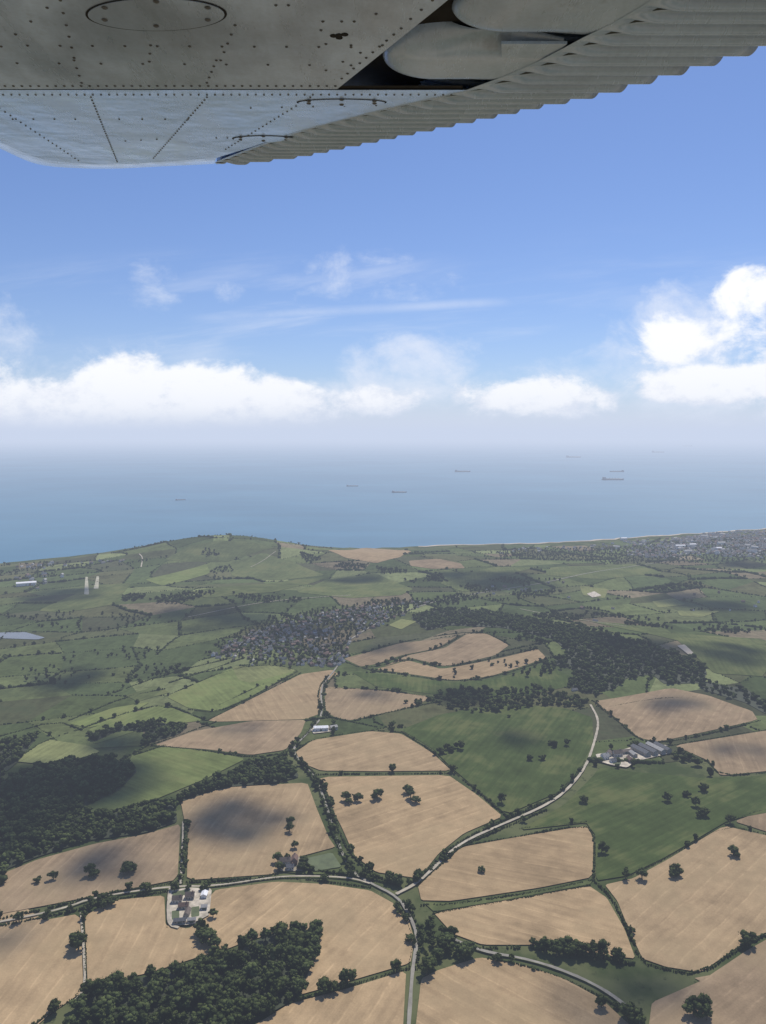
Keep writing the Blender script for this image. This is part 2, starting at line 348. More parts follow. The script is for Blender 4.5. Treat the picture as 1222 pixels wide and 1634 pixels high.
woods=[
([(60,1760),(110,1640),(125,1602),(150,1580),(220,1562),(300,1548),(330,1534),(390,1512),(430,1492),(475,1483),(508,1488),(512,1515),(492,1552),(478,1592),(400,1635),(330,1720),(300,1760)],11.6,1.12,'near'),
([(-200,1250),(0,1248),(60,1225),(140,1210),(210,1218),(218,1232),(190,1262),(105,1302),(180,1300),(278,1282),(283,1312),(230,1330),(140,1342),(60,1368),(10,1388),(0,1412),(-60,1445),(-200,1480)],9.5,1.0,'wood'),
([(280,1280),(330,1250),(390,1224),(455,1206),(478,1240),(440,1250),(350,1258),(290,1280)],9.5,1.0,'wood'),
([(140,1172),(190,1160),(240,1152),(300,1160),(285,1172),(225,1190),(240,1168),(190,1166),(150,1185)],10,.9,'wood'),
([(655,985),(700,972),(770,975),(850,990),(905,1000),(960,1014),(925,1030),(860,1015),(800,1002),(720,998),(680,1006)],12.5,1.1,'wood'),
([(880,1018),(960,1010),(1010,1022),(1075,1042),(1128,1072),(1122,1090),(1060,1092),(1040,1076),(1000,1082),(980,1100),(935,1108),(905,1095),(920,1070),(880,1060),(905,1040)],12,1.1,'wood'),
([(840,1010),(900,1040),(890,1100),(850,1095),(870,1055),(820,1025)],13,1.0,'scatter'),
([(940,1085),(1060,1075),(1125,1088),(1050,1100),(950,1112)],14,1.,'scatter'),
([(690,1110),(740,1098),(800,1104),(860,1096),(900,1110),(945,1118),(930,1126),(870,1128),(790,1137),(740,1125)],14,1.0,'dense'),
([(640,1122),(700,1112),(760,1128),(830,1136),(820,1150),(700,1138)],15,.95,'scatter'),
([(700,1050),(870,1060),(900,1090),(780,1090),(720,1086)],24,.85,'scatter'),
([(900,1120),(940,1120),(935,1150),(890,1155)],14,.9,'scatter'),
([(1040,937),(1115,930),(1125,938),(1045,946)],14,1.,'dense'),
([(320,878),(346,874),(362,895),(380,918),(340,925),(335,900)],15,.85,'scatter'),
([(475,880),(520,893),(600,905),(700,915),(725,935),(690,938),(600,912),(490,900)],12,.9,'far'),
([(195,950),(330,945),(480,955),(470,965),(300,962),(200,970)],12,.9,'far'),
([(560,962),(700,950),(900,940),(905,950),(720,968),(640,975)],14,.8,'far'),
([(730,935),(800,922),(900,925),(890,938),(760,948)],15,.8,'far'),
([(820,985),(900,975),(1060,990),(1222,1005),(1222,1015),(1050,1002),(900,990)],13,.9,'far'),
([(1110,1085),(1190,1100),(1222,1120),(1222,1140),(1190,1122),(1120,1100)],15,1.,'wood'),
([(685,1470),(715,1490),(725,1520),(700,1545),(680,1560),(672,1530),(675,1490)],12,.75,'scrub'),
([(905,1532),(985,1540),(1020,1580),(1015,1610),(960,1575),(915,1550)],17,.55,'scatter'),
([(130,1450),(165,1432),(195,1438),(160,1462)],10,.9,'scrub'),
([(340,1030),(430,985),(600,960),(690,956),(640,985),(560,1020),(545,1062),(470,1062),(400,1060)],14.5,.7,'village'),
([(230,1080),(330,1040),(380,1045),(280,1085)],17,.8,'far'),
([(0,1060),(150,1040),(260,1030),(330,1052),(200,1110),(60,1100)],26,.7,'far'),
([(0,985),(100,975),(260,985),(200,1010),(60,1000)],22,.7,'far'),
([(790,880),(1000,872),(1222,855),(1222,895),(1000,900),(800,890)],22,.75,'dense'),
([(0,900),(200,892),(260,890),(120,915),(0,930)],18,.7,'far'),
([(-100,1210),(20,1180),(60,1175),(30,1215),(0,1240),(-100,1250)],12,1,'wood'),
]
for px,spc,sc,ty in woods:
    w=PP(px)
    for x,y in sample(w,spc):
        if ty in('scatter','far'):
            q=math.sin(x/31+1.7*math.sin(y/67))+math.sin(y/27+1.3*math.sin(x/58))+random.uniform(-.5,.5)
            if q<.25: continue
        addtree(x,y,sc*rng.uniform(.62,1.3),'scatter' if ty=='scrub' else ty)
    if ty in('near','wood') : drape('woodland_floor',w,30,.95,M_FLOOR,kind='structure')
# ---------------------------------------------------------------- hedges
def hedge(px,wd=3.2,ht=2.6,tp=.0,ts=.8):
    w=PP(px); w=dens(smooth(w,False,1),2.0); cen=[];rad=[]
    gap=0; ph=random.uniform(0,6)
    for i,(x,y) in enumerate(w):
        if gap>0: gap-=1; continue
        if random.random()<.018: gap=random.randint(1,5)
        env=.85+.35*math.sin(i*.11+ph)*math.sin(i*.037+2*ph)
        for k in range(2):
            r=random.uniform(.6,1.3)*env
            cen.append((x+random.uniform(-.5,.5)*wd,y+random.uniform(-.5,.5)*wd,float(H(x,y))+ht*.35*r)); rad.append((wd*.5*r,wd*.5*r,ht*.7*r*random.uniform(.7,1.4)))
        if random.random()<tp*2.0/10*max(0,env*2-.9): addtree(x+random.uniform(-3,3),y+random.uniform(-3,3),ts*random.uniform(.45,1.15),'hedge')
    V,Fc,T=blobs(cen,rad,1,.3)
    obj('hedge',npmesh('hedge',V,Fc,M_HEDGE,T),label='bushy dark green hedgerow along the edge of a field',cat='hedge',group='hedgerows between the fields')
HL=[
([(664,1545),(672,1500),(662,1465),(642,1438)],1.,.9,.9),([(652,1542),(660,1500),(648,1468),(628,1440),(590,1416)],.3,.3,.8),
([(640,1412),(590,1403),(565,1392),(536,1345),(518,1285),(502,1245),(480,1220),(462,1198)],1.1,1.0,.95),
([(628,1408),(600,1400),(575,1380),(548,1345),(528,1290),(512,1245),(482,1215)],1.0,.7,.85),
([(655,1410),(682,1390),(728,1345),(800,1310),(868,1282),(900,1260),(930,1225)],1.1,.8,.9),
([(672,1408),(695,1388),(735,1350),(802,1322),(872,1292)],.9,.4,.8),
([(462,1195),(490,1172),(512,1145),(506,1100),(525,1078)],1,.7,.8),([(520,1145),(514,1100),(535,1076)],1,.5,.8),
([(-60,1488),(0,1478),(128,1452),(175,1436),(268,1422)],.9,.12,.8),([(-60,1476),(0,1467),(90,1447),(150,1430),(282,1408)],.9,.25,.8),
([(345,1412),(440,1400),(500,1404),(590,1416)],.7,.1,.7),([(480,1388),(560,1396),(600,1406)],1,1.2,.9),
([(298,1408),(380,1404),(432,1399),(452,1384)],.9,.1,.8),([(297,1310),(296,1360),(289,1410)],1.3,.8,.8),
([(462,1600),(560,1572),(652,1545)],.8,.1,.7),([(672,1444),(720,1444),(860,1423),(947,1404)],.7,.0,.8),
([(690,1458),(820,1436),(942,1413)],.6,.0,.8),([(737,1350),(820,1336),(935,1316),(949,1335),(947,1402)],.8,.06,.6),
([(950,1408),(975,1432),(1001,1482),(1022,1535),(1060,1547),(1118,1556),(1190,1506),(1225,1490),(1400,1476)],.9,.08,.7),
([(1000,1400),(1062,1370),(1155,1316),(1225,1332),(1400,1375)],.5,.04,.8),([(1160,1312),(1222,1290),(1400,1268)],.5,.06,.8),
([(508,1236),(600,1235),(718,1234)],.7,.1,.7),([(722,1230),(765,1265),(805,1300)],.9,.3,.8),([(640,1168),(690,1199),(722,1230)],.9,.2,.8),
([(242,1190),(330,1198),(400,1209),(455,1202)],.9,.15,.7),([(470,1199),(500,1179),(590,1165),(640,1169)],.7,.15,.8),
([(985,1150),(1020,1181),(1050,1187),(1130,1172),(1212,1150)],1,.3,.8),([(945,1118),(985,1150)],1.2,.7,.9),([(960,1130),(1040,1115),(1110,1112)],.5,.1,.7),
([(1072,1190),(1140,1178),(1222,1164),(1400,1148)],.7,.1,.8),([(1128,1213),(1150,1239),(1222,1233),(1400,1218)],.8,.2,.8),([(1000,1190),(1060,1195),(1130,1215)],1,.6,.9),
([(548,1055),(580,1068),(640,1076),(720,1088),(782,1082),(872,1053)],1,.5,.8),([(575,1066),(612,1062),(652,1050),(705,1067),(795,1048),(858,1035)],.8,.9,.85),([(600,1061),(650,1045),(705,1034),(742,1011)],.8,.5,.8),([(548,1049),(640,1024),(730,1010),(775,1009),(814,1030)],.8,.3,.8),
([(765,1514),(870,1511),(965,1528),(1010,1538)],1.2,.5,.9),([(780,1530),(850,1544),(925,1572),(985,1606),(1020,1640)],.7,.15,.7),
([(131,1458),(136,1520),(137,1582),(60,1628),(0,1690)],.7,.15,.8),([(516,1098),(600,1100),(690,1113),(720,1118)],.9,.6,.8),([(560,1152),(640,1132),(700,1120)],1,.5,.8),([(515,1142),(560,1152),(600,1160)],1,.5,.8),
([(830,1322),(935,1312)],.5,.03,.7),([(105,1302),(160,1300),(250,1277)],1.3,.5,.8),([(215,1205),(262,1190)],1,.5,.8),
([(262,1112),(370,1066),(440,1061),(474,1070)],.8,.3,.7),([(300,1132),(345,1138),(400,1114),(474,1072)],.8,.3,.7),([(330,1150),(420,1105),(480,1074)],.8,.2,.7),([(245,1188),(310,1165),(345,1152)],.8,.2,.7),
([(20,1215),(75,1180),(140,1160),(200,1138),(262,1123),(330,1150)],1,.4,.8),([(170,1110),(265,1075),(370,1050)],.9,.4,.7),([(110,1150),(200,1112),(262,1100)],.9,.4,.7),([(270,1090),(390,1050)],.9,.4,.7),([(350,1125),(420,1092)],.7,.4,.7),([(0,1175),(90,1150),(130,1165)],.9,.5,.8),
([(268,1424),(266,1478)],.4,.1,.5),([(266,1480),(302,1483),(322,1472)],.4,.1,.5)]
for px,w,tp,ts in HL: hedge(px,2.8*w,2.5*w,tp,ts)

# ---------------------------------------------------------------- patchwork of small fields
rot=.32; cr_,sr_=math.cos(rot),math.sin(rot); cs=112
def gp(i,j):
    r=random.Random(i*7919+j*104729+5)
    X=(i+r.uniform(-.4,.4)+.25*(j%2))*cs*1.25; Y=(j+r.uniform(-.38,.38))*cs
    return (X*cr_-Y*sr_, 1250+X*sr_+Y*cr_)
PV=[];PF=[];PT=[];hc=[];hr=[]
cols=[(.065,.086,.034),(.078,.10,.038),(.088,.105,.042),(.055,.073,.030),(.07,.077,.036),(.108,.13,.052),(.082,.084,.04),(.14,.16,.07),(.06,.08,.032),(.15,.125,.08),(.072,.09,.037),(.062,.066,.036)]
for i in range(-30,34):
    for j in range(-34,38):
        q=[gp(i,j),gp(i+1,j),gp(i+1,j+1),gp(i,j+1)]
        cx=sum(p[0] for p in q)/4; cy=sum(p[1] for p in q)/4
        behind=cy<560
        if behind:
            if cy<-2300 or abs(cx)>2200: continue
            if cy>430 and abs(cx)<500: continue
        else:
            if cy<1170 and abs(cx)<cy*.62: continue
            if cy>4600 or abs(cx)>max(cy*.75,700)+350: continue
        if not inpoly([p[0] for p in q],[p[1]+50 for p in q],land).all(): continue
        col=np.array(random.choice(cols))*random.uniform(.75,1.2)*(1.0 if cy<2300 else 1.15)
        if cy<1170 and random.random()<.75: col=np.array(random.choice([T1,T2,T3]))*random.uniform(.9,1.05)
        k=len(PV); n=2 if behind else 4
        for a in range(n+1):
            for b_ in range(n+1):
                s,t=a/n,b_/n
                x=(q[0][0]*(1-s)+q[1][0]*s)*(1-t)+(q[3][0]*(1-s)+q[2][0]*s)*t
                y=(q[0][1]*(1-s)+q[1][1]*s)*(1-t)+(q[3][1]*(1-s)+q[2][1]*s)*t
                PV.append((x,y,float(H(x,y))+.02+(.6 if behind else 0))); PT.append((*col,1))
        for a in range(n):
            for b_ in range(n):
                o_=k+a*(n+1)+b_; PF.append((o_,o_+n+1,o_+n+2,o_+1))
        if behind: continue
        for (p0,p1) in ((q[0],q[1]),(q[0],q[3])):
            if random.random()<.2: continue
            thick=random.choice([.5,.6,.8,1,1.7]); tpv=random.choice([0,.02,.08,.22])
            mid=((p0[0]+p1[0])/2+random.uniform(-12,12),(p0[1]+p1[1])/2+random.uniform(-12,12))
            for (x,y) in dens([p0,mid,p1],4.2 if cy<2300 else 6):
                if random.random()<.1: continue
                r=random.uniform(.5,1.5)*thick*(1 if cy<2300 else 1.25)
                hc.append((x+random.uniform(-1.5,1.5),y+random.uniform(-1.5,1.5),float(H(x,y))+.8*r)); hr.append((2.3*r,2.3*r,2.*r*random.uniform(.7,1.5)))
                if random.random()<tpv: addtree(x,y,random.uniform(.4,1.0),'farhedge')
obj('field',npmesh('field',PV,PF,M_PATCH,PT),kind='structure')
hc=np.array(hc);hr=np.array(hr); k=~in_fields(hc[:,0],hc[:,1]); hc=hc[k];hr=hr[k]
V,Fc,T=blobs(hc,hr,1,.3); obj('hedgerow_network',npmesh('hedgerow_network',V,Fc,M_HEDGE,T),kind='stuff',label='network of dark hedgerows across distant farmland',cat='hedges')
fh_=[t for t in trees if t[3]=='farhedge']; kk=in_fields(np.array([t[0] for t in fh_]),np.array([t[1] for t in fh_]))
drop={id(t) for t,q in zip(fh_,kk) if q}; trees=[t for t in trees if id(t) not in drop]

# ---------------------------------------------------------------- roads
def road(name,px,w,mat,zo=1.2):
    c=dens(smooth(PP(px),False,2),8); v=[];f=[]
    for i,p in enumerate(c):
        a=c[max(i-1,0)];b=c[min(i+1,len(c)-1)];d=Vector((b[0]-a[0],b[1]-a[1])).normalized();n=(-d.y,d.x); ww=w*random.uniform(.85,1.15)
        for s in(-.5,.5):
            x,y=p[0]+n[0]*ww*s,p[1]+n[1]*ww*s; v.append((x,y,float(H(x,y))+zo))
        if i:f.append((2*i-2,2*i,2*i+1,2*i-1))
    o=obj(name,pymesh(name,v,f,mat),kind='structure')
    if o.data.polygons[0].normal.z<0:o.data.flip_normals()
road('road',[(640,1800),(652,1640),(658,1545),(667,1498),(655,1464),(635,1432),(590,1410),(560,1392),(538,1345),(520,1285),(505,1243),(480,1217),(464,1196),(492,1170),(516,1143),(510,1098),(530,1075),(542,1058)],3.3,M_ROAD)
road('road',[(632,1428),(665,1411),(690,1388),(732,1347),(802,1316),(870,1287),(905,1262),(935,1225),(950,1180),(956,1150),(942,1125)],3.8,M_TRACK,1.3)
road('road',[(-60,1482),(0,1473),(100,1452),(150,1433),(275,1415),(340,1416),(440,1400),(500,1399),(560,1402),(590,1411)],2.7,M_TRACK,1.35)
road('road',[(720,1498),(765,1519),(850,1533),(930,1562),(990,1597),(1030,1640),(1100,1760)],3.5,M_ROAD,1.25)
road('track',[(129,1458),(134,1520),(136,1582),(115,1602)],2.2,M_TRACK,1.4)
road('track',[(292,1312),(291,1360),(288,1412)],2.2,M_TRACK,1.45)
road('track',[(272,1416),(268,1450),(270,1478),(285,1482)],3.5,M_TRACK,1.5)
road('road',[(945,1215),(960,1213),(1000,1210)],4,M_TRACK,1.55)
road('track',[(300,985),(420,960),(560,950)],2.5,M_TRACK); road('track',[(830,972),(900,985),(1000,1000)],2.5,M_TRACK)
road('road',[(560,1020),(620,985),(690,960),(800,940),(900,925),(1000,905),(1100,890)],4,M_ROAD)
road('track',[(225,905),(228,890),(222,884)],4,M_TRACK)
road('footpath',[(440,880),(420,895),(400,905)],2,M_TRACK)
def flat(name,px,mat,zo): drape(name,PP(px),30,zo,mat,kind='structure')
flat('farmyard',[(270,1424),(300,1418),(338,1420),(334,1462),(318,1470),(300,1478),(272,1478)],M_YARD,1.6)
flat('lawn',[(274,1426),(300,1421),(308,1428),(276,1434)],M_LAWN,1.66); flat('lawn',[(274,1456),(286,1454),(286,1468),(274,1470)],M_LAWN,1.67); flat('lawn',[(305,1450),(318,1448),(318,1464),(305,1466)],M_LAWN,1.68)
flat('farmyard',[(444,1372),(480,1369),(484,1392),(446,1392)],simple('garden_gravel',(.24,.21,.15)),1.6)
flat('lawn',[(484,1372),(530,1362),(545,1385),(500,1392)],M_LAWN,1.5)
flat('farmyard',[(950,1205),(985,1200),(1012,1192),(1065,1190),(1070,1203),(1020,1215),(1000,1226),(975,1222),(955,1216)],M_YARD,1.6)
flat('lawn',[(975,1214),(992,1213),(990,1222),(978,1221)],M_LAWN,1.66)
flat('farmyard',[(495,1163),(525,1160),(530,1168),(500,1172)],M_YARD,1.6)
flat('farmyard',[(936,948),(948,944),(960,951),(945,954)],M_YARD,1.6)
flat('runway',[(134,949),(136,921),(140,921),(142,949)],M_STRIP,1.2); flat('runway',[(149,940),(154,920),(158,920),(157,940)],M_STRIP,1.2)
mw=simple('pond_water',(.17,.19,.21),.45,.4,0,.02,.1); flat('pond',[(-60,1014),(0,1010),(40,1009),(72,1018),(60,1021),(0,1019),(-60,1022)],mw,1.1)
flat('quarry_face',[(1080,1032),(1092,1030),(1108,1045),(1098,1046)],M_SAND,2.5)

# ---------------------------------------------------------------- houses
def bx(v,f,x0,x1,y0,y1,z0,z1):
    k=len(v); v+= [(x0,y0,z0),(x1,y0,z0),(x1,y1,z0),(x0,y1,z0),(x0,y0,z1),(x1,y0,z1),(x1,y1,z1),(x0,y1,z1)]
    f+= [(k,k+3,k+2,k+1),(k+4,k+5,k+6,k+7),(k,k+1,k+5,k+4),(k+1,k+2,k+6,k+5),(k+2,k+3,k+7,k+6),(k+3,k,k+4,k+7)]
def house_parts(L,W,h,rh):
    l,w=L/2,W/2
    wv=[(-l,-w,-1.5),(l,-w,-1.5),(l,w,-1.5),(-l,w,-1.5),(-l,-w,h),(l,-w,h),(l,w,h),(-l,w,h),(-l,0,h+rh),(l,0,h+rh)]
    wf=[(0,1,5,4),(2,3,7,6),(1,2,6,9,5),(3,0,4,8,7)]
    o=.5; e=rh*o/w; t=.25
    rv=[];rf=[]
    for s in(-1,1):
        k=len(rv); rv+=[(-l-o,s*(w+o),h-e+.04),(l+o,s*(w+o),h-e+.04),(l+o,0,h+rh+.04),(-l-o,0,h+rh+.04)]
        rv+=[(a,b,c+t) for a,b,c in rv[k:k+4]]
        rf+=[(k,k+1,k+2,k+3),(k+4,k+5,k+6,k+7),(k,k+1,k+5,k+4),(k+1,k+2,k+6,k+5),(k+3,k,k+4,k+7)]
    cv=[];cf=[];bx(cv,cf,l*.55,l*.55+.9,-.45,.45,h+rh*.5,h+rh+1.3)
    return (wv,wf),(rv,rf),(cv,cf)
def single_house(L,W,h,rh,mw,mr):
    a,b,c=house_parts(L,W,h,rh); v=list(a[0]);f=list(a[1]);fm=[0]*len(a[1])
    for prt,mi in((b,1),(c,0)):
        k=len(v); v+=prt[0]; f+=[tuple(i+k for i in q) for q in prt[1]]; fm+=[mi]*len(prt[1])
    for s in(-1,1):
        for x in(-L*.3,0,L*.3):
            for z in ([1.0] if h<4 else [1.0,3.6]):
                k=len(v); y=s*(W/2+.03); v+=[(x-.6,y,z),(x+.6,y,z),(x+.6,y,z+1.2),(x-.6,y,z+1.2)]; f.append((k,k+1,k+2,k+3)); fm.append(2)
    return pymesh('house',v,f,[mw,mr,M_GLASS],fm)
def full_house(u,v,L,W,h,rh,rot,mw,mr,name,label,chim=True):
    x,y=P(u,v); e=obj(name,None,label=label,cat='barn' if name=='barn' else 'house'); e.location=(x,y,float(H(x,y))+1.6); e.rotation_euler=(0,0,rot)
    a,b,c=house_parts(L,W,h,rh)
    obj('wall',pymesh('wall',a[0],a[1],mw),parent=e); r=obj('roof',pymesh('roof',b[0],b[1],mr),parent=e)
    if chim: obj('chimney',pymesh('chimney',c[0],c[1],M_WALLS[1]),parent=r)
    for s in(-1,1):
        for xx in(-L*.33,L*.33):
            wv=[];wf=[];bx(wv,wf,xx-.7,xx+.7,s*W/2-.05,s*W/2+.05,1.1,2.5); obj('window',pymesh('window',wv,wf,M_GLASS),parent=e)
    wv=[];wf=[];dw=.5 if chim else 2; bx(wv,wf,-dw,dw,-W/2-.06,-W/2+.04,-.2,2.1 if chim else 3); obj('door',pymesh('door',wv,wf,M_DOOR),parent=e)
Wl,Ro=M_WALLS,M_ROOFS
fh='stone farmhouse with brown tiled roof in a pale yard'; bn='long farm barn with low pitched roof beside the yard'
for a in [(283,1441,10,6,4,3,.1,Wl[0],Ro[1],'farmhouse',fh),(303,1435,9,6,4,3,.1,Wl[2],Ro[1],'farmhouse',fh),(293,1451,10,5,3.5,2.6,.15,Wl[2],Ro[0],'farmhouse',fh),(455,1381,12,7,5,3.5,.1,Wl[0],Ro[1],'farmhouse','brown roofed farmhouse with hedged garden beside a lane'),(470,1378,11,7,5,3.5,1.6,Wl[1],Ro[0],'farmhouse','red brick farmhouse with tiled roof beside a lane'),(463,1388,8,6,3,2.5,.1,Wl[0],Ro[2],'farmhouse','small slate roofed cottage beside a lane'),(985,1207,14,8,5,4,.2,Wl[0],Ro[1],'farmhouse',fh),(965,1212,11,8,5,4,.4,Wl[3],Ro[3],'farmhouse','pale farmhouse with light roof in a farmyard'),(1005,1216,12,7,4,3,1.7,Wl[1],Ro[0],'farmhouse','red roofed brick farm cottage at a yard edge'),(972,1206,10,7,4,3,1.2,Wl[0],Ro[1],'farmhouse',fh),(978,1217,9,6,3,2.5,.3,Wl[3],Ro[2],'farmhouse','pale farmhouse with light roof in a farmyard')]: full_house(*a)
for a in [(326,1432,8,6,3,1.5,1.6,Wl[3],Ro[4],'barn','white roofed barn standing in a concrete farmyard'),(299,1461,11,5,3,1.8,1.6,Wl[2],Ro[1],'barn',bn),(287,1474,12,5,3,1.8,.15,Wl[2],Ro[2],'barn',bn),(326,1452,6,5,3,1.6,.1,Wl[3],Ro[3],'barn','small pale barn standing in a concrete farmyard'),(306,1473,8,4,3,1.5,.1,Wl[0],Ro[3],'barn',bn),(1022,1202,34,10,5,2.5,2.0,Wl[2],Ro[2],'barn','long dark roofed barn in a row of barns'),(1034,1200,34,10,5,2.5,2.0,Wl[2],Ro[2],'barn','long dark roofed barn in a row of barns'),(1046,1198,34,10,5,2.5,2.0,Wl[2],Ro[3],'barn','long grey roofed barn in a row of barns'),(1057,1197,30,9,5,2.5,2.0,Wl[2],Ro[2],'barn','long dark roofed barn in a row of barns'),(997,1203,22,8,4,2,.2,Wl[2],Ro[1],'barn',bn),(1010,1207,14,7,4,2,1.8,Wl[2],Ro[3],'barn',bn),(512,1166,24,11,5,2,.1,Wl[3],Ro[4],'barn','large white roofed barn beside the lane'),(532,1164,12,9,4,2,.4,Wl[0],Ro[3],'barn','pale grey roofed shed beside the lane'),(42,934,60,24,8,3,.4,Wl[3],Ro[4],'hangar','large white hangar at the edge of an airfield')]: full_house(*a,chim=False)
variants=[]
for L,W,h,rh,a,b in [(11,8,5,3,0,1),(9,7.5,5,3,1,1),(13,8,3,3,0,2),(10,8,5,3.2,2,2),(12,8,5,3,3,2),(9,8,3,2.6,0,3),(14,9,5,3.4,1,0),(10,8,5,3,3,1)]:
    variants.append((single_house(L,W,h,rh,Wl[a],Ro[b]),(L,W,h,rh,a,b)))
big=[(single_house(26,13,9,3,Wl[3],Ro[3]),0),(single_house(30,12,10,2,Wl[3],Ro[2]),0)]
hs=[]
def hp(px,spc,keep=1.,ty='village'):
    for x,y in sample(PP(px),spc,.4):
        if random.random()<keep*(.62+.5*math.sin(x/55)*math.sin(y/70)): hs.append((x,y,ty))
hp([(350,1035),(440,990),(520,978),(600,966),(690,960),(640,985),(565,1020),(548,1064),(470,1064),(420,1058),(350,1045)],15.5,1.)
hp([(740,940),(800,930),(900,928),(895,940),(760,950)],30,.7); hp([(330,1050),(345,1040),(450,1062),(440,1070)],24,.7)
hp([(770,877),(860,874),(960,868),(1000,863),(1060,860),(1000,882),(900,882),(800,884)],34,.6,'town')
hp([(1000,866),(1060,860),(1100,856),(1150,850),(1222,846),(1400,838),(1400,880),(1222,892),(1130,887),(1060,893),(1000,886)],23,.95,'town')
hp([(1070,860),(1222,850),(1222,884),(1070,884)],23,1,'town')
hp([(10,905),(90,897),(200,893),(190,900),(60,912)],36,.8,'town'); hp([(0,925),(60,915),(110,915),(60,940)],40,.8,'town')
hp([(1080,950),(1222,940),(1222,985),(1100,975)],75,.8); hp([(850,1095),(930,1100),(920,1150),(860,1140)],50,.7); hp([(930,1000),(1000,960),(900,950)],80,.7)
hs.sort(key=lambda t:t[0]**2+t[1]**2)
HV=[];HF=[];HM=[]
for i,(x,y,ty) in enumerate(hs):
    me,par=random.choice(variants); rz=random.choice([0,1.57])+rng.normal()*.35+x*.004; z=float(H(x,y)); sc=random.uniform(.55,.95)
    if i<260:
        o=obj('house',me,label={0:'pale rendered house with pitched roof on a village street',1:'brick house with pitched roof on a village street',2:'stone house with slate roof on a village street',3:'white painted house with pitched roof on a village street'}[par[4]],cat='house',group='houses of the village')
        o.location=(x,y,z); o.rotation_euler=(0,0,rz); o.scale=(sc,sc,sc)
    else:
        if ty=='town': sc*=1.35
        if ty=='town' and random.random()<.4: me=variants[random.choice([4,5,7])][0]
        M=Matrix.Translation((x,y,z))@Matrix.Rotation(rz,4,'Z')@Matrix.Scale(sc,4)
        mm=me if random.random()>.02 or ty!='town' else random.choice(big)[0]
        k=len(HV)
        HV+=[M@vv.co for vv in mm.vertices]
        for p in mm.polygons:
            HF.append(tuple(q+k for q in p.vertices)); HM.append(mm.materials[p.material_index])
allm=[]
for mm in HM:
    if mm not in allm: allm.append(mm)
obj('seaside_town',pymesh('seaside_town',HV,HF,allm,[allm.index(q) for q in HM]),kind='stuff',label='hazy mass of pale houses along the coast',cat='town')
for u,v,L in [(1085,874,44),(1105,872,30),(1145,878,34),(995,862,28)]:
    full_house(u,v,L,14,9,3,.1,Wl[3],Ro[4],'hotel','large white building among seaside houses',chim=False)

# ---------------------------------------------------------------- trees build
trees=[t for t in trees if t[1]>300]
vis=list(trees)
vis.sort(key=lambda t:math.hypot(t[0],t[1])-(260 if t[3]=='iso' else 0)+ (150 if abs(t[0])>t[1]*.53 else 0))
ind=[t for t in vis if t[1]>=590][:295]; ids=set(map(id,ind)); rest=[t for t in vis if id(t) not in ids]
lab={'iso':'lone round crowned broadleaf tree standing among open fields','near':'broadleaf tree in a dense dark green wood','hedge':'hedgerow tree with dark green crown beside a field','scatter':'small broadleaf tree in rough scrub beside a lane'}
grp={'near':'trees of the wood','iso':'lone trees in the fields'}
for i,(x,y,s,ty) in enumerate(ind):
    cm,tm=CR[(i*5+i//7)%len(CR)]
    e=obj('tree',None,label=lab.get(ty,lab['hedge']),cat='tree',group=grp.get(ty,'trees along hedges and lanes'))
    e.location=(x,y,float(H(x,y))+.2); e.rotation_euler=(0,0,random.uniform(0,6.28)); e.scale=(s*random.uniform(.85,1.15),s*random.uniform(.85,1.15),s*random.uniform(.85,1.2))
    obj('trunk',tm,parent=e); obj('crown',cm,parent=e)
def woodmass(lst,name,label):
    if not lst:return
    parts=[]; a=np.array([(t[0],t[1],t[2]) for t in lst]); z=H(a[:,0],a[:,1]); n=len(a); d=np.hypot(a[:,0],a[:,1])
    base=np.stack([a[:,0],a[:,1],z+5.2*a[:,2]],1)
    ht=rng.uniform(-2,2.5,n)*a[:,2]; base[:,2]+=ht
    parts.append(blobs(base-[0,0,1.5],np.stack([3.6*a[:,2]]*2+[4.4*a[:,2]],1),1,.3,(.5,.8)))
    tt=rng.uniform(.5,1.5,n); ax=rng.uniform(.7,1.35,(n,2))
    for k in range(12):
        m=(d<1500)|(k<6); q=m.sum()
        if not q: continue
        dd=rng.normal(size=(q,3)); dd/=np.linalg.norm(dd,axis=1)[:,None]; dd[:,2]=np.abs(dd[:,2])*.9-.15; dd*=rng.uniform(.7,1.15,q)[:,None]
        sc=a[m,2][:,None]; c=base[m]+dd*np.array([4.1,4.1,3.8])*np.hstack([ax[m],np.ones((q,1))])*sc
        V,Fc,T=blobs(c,rng.uniform(1.1,2.5,q)*a[m,2],1,.36,(.6,1.4)); T=T*np.repeat(tt[m],12); parts.append((V,Fc,T))
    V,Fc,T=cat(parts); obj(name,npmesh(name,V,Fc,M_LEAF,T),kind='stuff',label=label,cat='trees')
woodmass([t for t in rest if t[3]=='near'],'woodland','edge of a dense broadleaf wood below the wing')
woodmass([t for t in rest if t[3]=='wood'],'woodland','dense dark broadleaf woodland covering rising ground')
woodmass([t for t in rest if t[3] not in('near','wood')],'hedgerow_trees','scattered distant trees along hedges and lanes')

